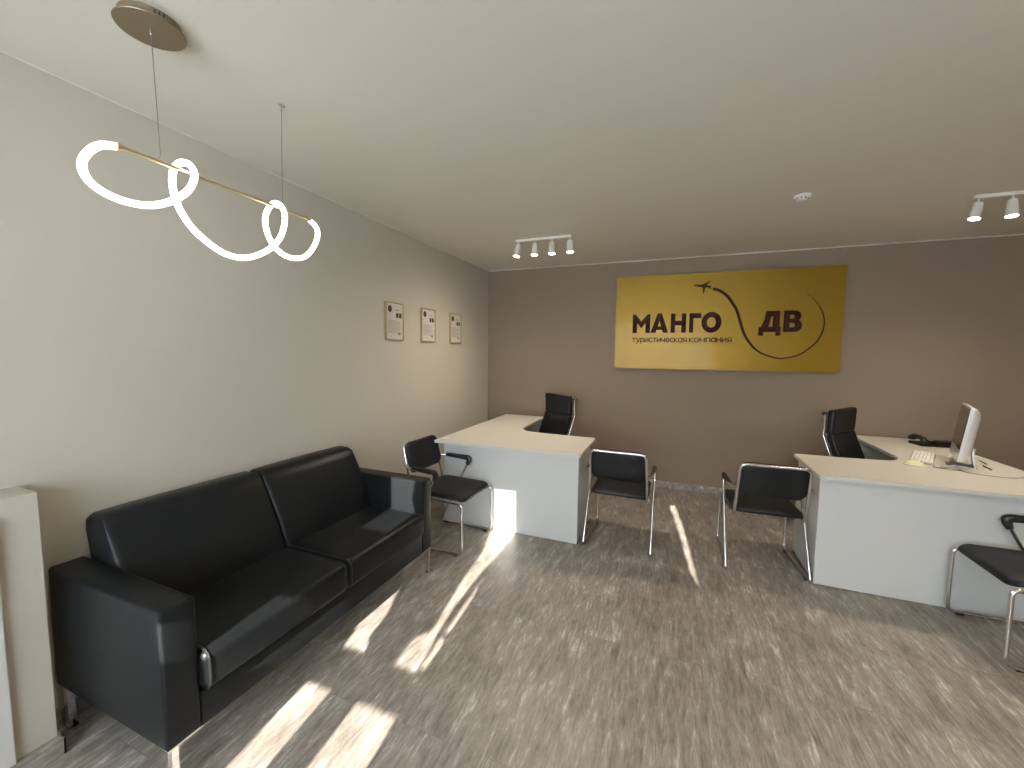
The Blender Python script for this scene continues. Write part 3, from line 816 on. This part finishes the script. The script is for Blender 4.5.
# keyboard
kb = tag(root('keyboard', (1.750, 3.84, ZD), math.atan2(.89, .44)), 'white computer keyboard left of the monitor on the right desk', 'keyboard')
bm = bmesh.new(); box(bm, -.215, .215, -.062, .062, .002, .015, .005, 3); finish(bm, 'case', M_keygap, kb)
bm = bmesh.new()
for row in range(6):
    n_ = 17 if row else 1
    for k in range(17):
        if row == 0 and 3 < k < 10:
            if k == 4: box(bm, -.205+k*.0242+.001, -.205+10*.0242-.001, -.056, -.040, .015, .021, .002, 1)
            continue
        box(bm, -.205+k*.0242+.0012, -.205+(k+1)*.0242-.0012, -.056+row*.019, -.056+row*.019+.0165, .015, .021, .002, 1)
kk_ = finish(bm, 'keys', M_key, kb); kk_['kind'] = 'stuff'
# mouse
ms = tag(root('mouse', (1.588, 3.575, ZD), math.atan2(-.06, .09)+.1), 'cream computer mouse in front of the keyboard on the right desk', 'mouse')
bm = bmesh.new()
t = bmesh.new(); bmesh.ops.create_uvsphere(t, u_segments=24, v_segments=14, radius=1)
for v in t.verts:
    z = v.co.z
    v.co = Vector((v.co.x*.055, v.co.y*.030*(1-.12*v.co.x), max(0, z)*.032+(.002 if z <= 0 else .002)+(.003 if z > 0 else 0)))
merge(bm, t); mo = finish(bm, 'shell', M_mouse, ms)
bm = bmesh.new(); lathe(bm, [(0, -.003), (.007, -.003), (.007, .003), (0, .003)], 14, M=T(.03, 0, .0285) @ RX(PI/2)); finish(bm, 'wheel', M_plastic, ms)
# telephone
ph = tag(root('telephone', (2.095, 4.46, ZD), math.radians(12)), 'black desk telephone by the wall end of the right desk', 'telephone')
bm = bmesh.new()
Mp = RX(PI/2)
prism(bm, [(-.10, 0), (.10, 0), (.10, .012), (.06, .03), (-.08, .062), (-.10, .055)], -.085, .085, M=Matrix(((0, 0, 1, .03), (1, 0, 0, 0), (0, 1, 0, 0), (0, 0, 0, 1))), bev=.004)
finish(bm, 'base', M_plastic, ph)
bm = bmesh.new()
tube(bm, fillet([(-.135, -.085, .045), (-.135, -.06, .075), (-.135, .06, .085), (-.135, .085, .055)], .03), [.024]*3+[.015]*10+[.024]*3 if False else .019, 12, sx=1.2)
for yy, zz in ((-.075, .050), (.075, .060)): rbox(bm, .055, .06, .04, .015, 6, M=T(-.135, yy, zz))
box(bm, -.165, -.05, -.085, .085, 0, .028, .006, 2)
finish(bm, 'handset', M_plastic, ph)
bm = bmesh.new()
for i in range(4):
    for j in range(3): box(bm, .01+j*.022, .026+j*.022, -.02+i*.02, -.006+i*.02, .043-i*.0046, .050-i*.0046, .002, 1)
finish(bm, 'keypad', M_inner, ph)
bm = bmesh.new(); box(bm, -.02, .09, -.078, -.035, .050, .0625, .002, 1); finish(bm, 'display', M_screen, ph)
ph.scale = (.85, .85, .85)
# cables, plug and pens
def cable(name, pts, r, m, label, cat):
    o = Vector(pts[0]); bm = bmesh.new(); tube(bm, [p-o for p in catmull(pts, 8)], r, 8)
    return tag(finish(bm, name, m, loc=o, ang=60), label, cat)
zc_ = ZD+.0048
cable('cable', [(1.80, 3.54, zc_), (1.81, 3.48, zc_), (1.87, 3.44, zc_), (1.97, 3.42, zc_), (2.06, 3.46, zc_), (2.11, 3.52, zc_), (2.19, 3.51, zc_)], .003, M_cable, 'thin grey cable snaking from the monitor stand to the desk edge', 'cable')
cable('cable', [(1.96, 3.98, zc_), (2.04, 4.09, zc_+.002), (2.11, 4.10, zc_+.004), (2.15, 4.03, zc_+.006), (2.165, 3.92, zc_+.003), (2.17, 3.80, zc_+.001)], .004, M_white, 'white cable running from behind the monitor along the desk side', 'cable')
cable('cable', [(1.705, 3.60, zc_), (1.685, 3.56, zc_), (1.72, 3.53, zc_), (1.75, 3.56, zc_), (1.735, 3.60, zc_), (1.745, 3.52, zc_+.006), (1.79, 3.50, zc_)], .0025, M_cable, 'short tangled grey cord lying between the mouse and the monitor foot', 'cable')
pg = tag(root('power_adapter', (2.165, 4.13, ZD+.004), .9), 'small white plug adapter behind the monitor on the right desk', 'adapter')
bm = bmesh.new(); box(bm, -.03, .03, -.017, .017, .018, .045, .006, 3); finish(bm, 'adapter_body', M_white, pg)
bm = bmesh.new(); box(bm, -.025, .025, -.014, .014, -.004, .018, .004, 2); finish(bm, 'connector', M_white, pg)
def pen(loc, rz, m, label):
    r = tag(root('pen', loc, rz), label, 'pen', 'pens beside the monitor')
    bm = bmesh.new(); lathe(bm, [(0, 0), (.003, 0), (.0042, .004), (.0042, .115), (.0025, .128), (.0006, .138), (0, .138)], 12, M=T(0, 0, .0046) @ RY(PI/2)); finish(bm, 'barrel', m, r)
    bm = bmesh.new(); box(bm, .006, .045, -.001, .001, .008, .0102); finish(bm, 'clip', M_chrome, r)
    return r
M_pen1 = mat('pen_dark', srgb(52, 44, 38), .35); M_pen2 = mat('pen_grey', srgb(110, 104, 98), .35)
pen((2.005, 3.62, ZD), math.radians(80), M_pen1, 'dark pen lying right of the monitor foot, nearer the desk front')
pen((2.075, 3.80, ZD), math.radians(78), M_pen2, 'grey pen lying right of the monitor foot, farther from the desk front')

# ------------------------------------------------------------------ light
w = bpy.data.worlds.new('sky'); SC.world = w; w.use_nodes = True
bg = w.node_tree.nodes['Background']; bg.inputs[0].default_value = (.76, .87, 1, 1); bg.inputs[1].default_value = 11.0
sun = bpy.data.lights.new('sun', 'SUN'); sun.energy = 30; sun.angle = math.radians(.3); sun.color = (1, .95, .88)
so = bpy.data.objects.new('sun', sun); C.objects.link(so)
so.rotation_euler = Vector((-.13, 1, -.375)).to_track_quat('-Z', 'Y').to_euler()
po = bpy.data.lights.new('window_portal', 'AREA'); po.shape = 'RECTANGLE'; po.size = WX1-WX0; po.size_y = WZ1-WZ0; po.cycles.is_portal = True
pp = bpy.data.objects.new('window_portal', po); C.objects.link(pp)
pp.location = ((WX0+WX1)/2, YF-.16, (WZ0+WZ1)/2); pp.rotation_euler = Vector((0, 1, 0)).to_track_quat('-Z', 'Y').to_euler()

# ------------------------------------------------------------------ camera
cam = bpy.data.cameras.new('camera'); co = bpy.data.objects.new('camera', cam); C.objects.link(co)
cam.sensor_width = 36; cam.sensor_fit = 'HORIZONTAL'; cam.lens = 404.33/1024*36; cam.clip_start = .02
yw, pt, rl = .37496, .07844, .010635
f = Vector((-math.sin(yw)*math.cos(pt), math.cos(yw)*math.cos(pt), -math.sin(pt)))
r0 = Vector((math.cos(yw), math.sin(yw), 0)); u0 = r0.cross(f)
rr = r0*math.cos(rl)+u0*math.sin(rl); uu = -r0*math.sin(rl)+u0*math.cos(rl)
co.matrix_world = Matrix(((rr.x, uu.x, -f.x, 0), (rr.y, uu.y, -f.y, 0), (rr.z, uu.z, -f.z, 1.5), (0, 0, 0, 1)))
SC.camera = co
SC.view_settings.view_transform = 'Standard'; SC.view_settings.look = 'None'
SC.view_settings.gamma = 1; SC.view_settings.use_curve_mapping = False
SC.view_settings.exposure = 0.46
SC.cycles.max_bounces = 12; SC.cycles.diffuse_bounces = 6; SC.cycles.sample_clamp_indirect = 4
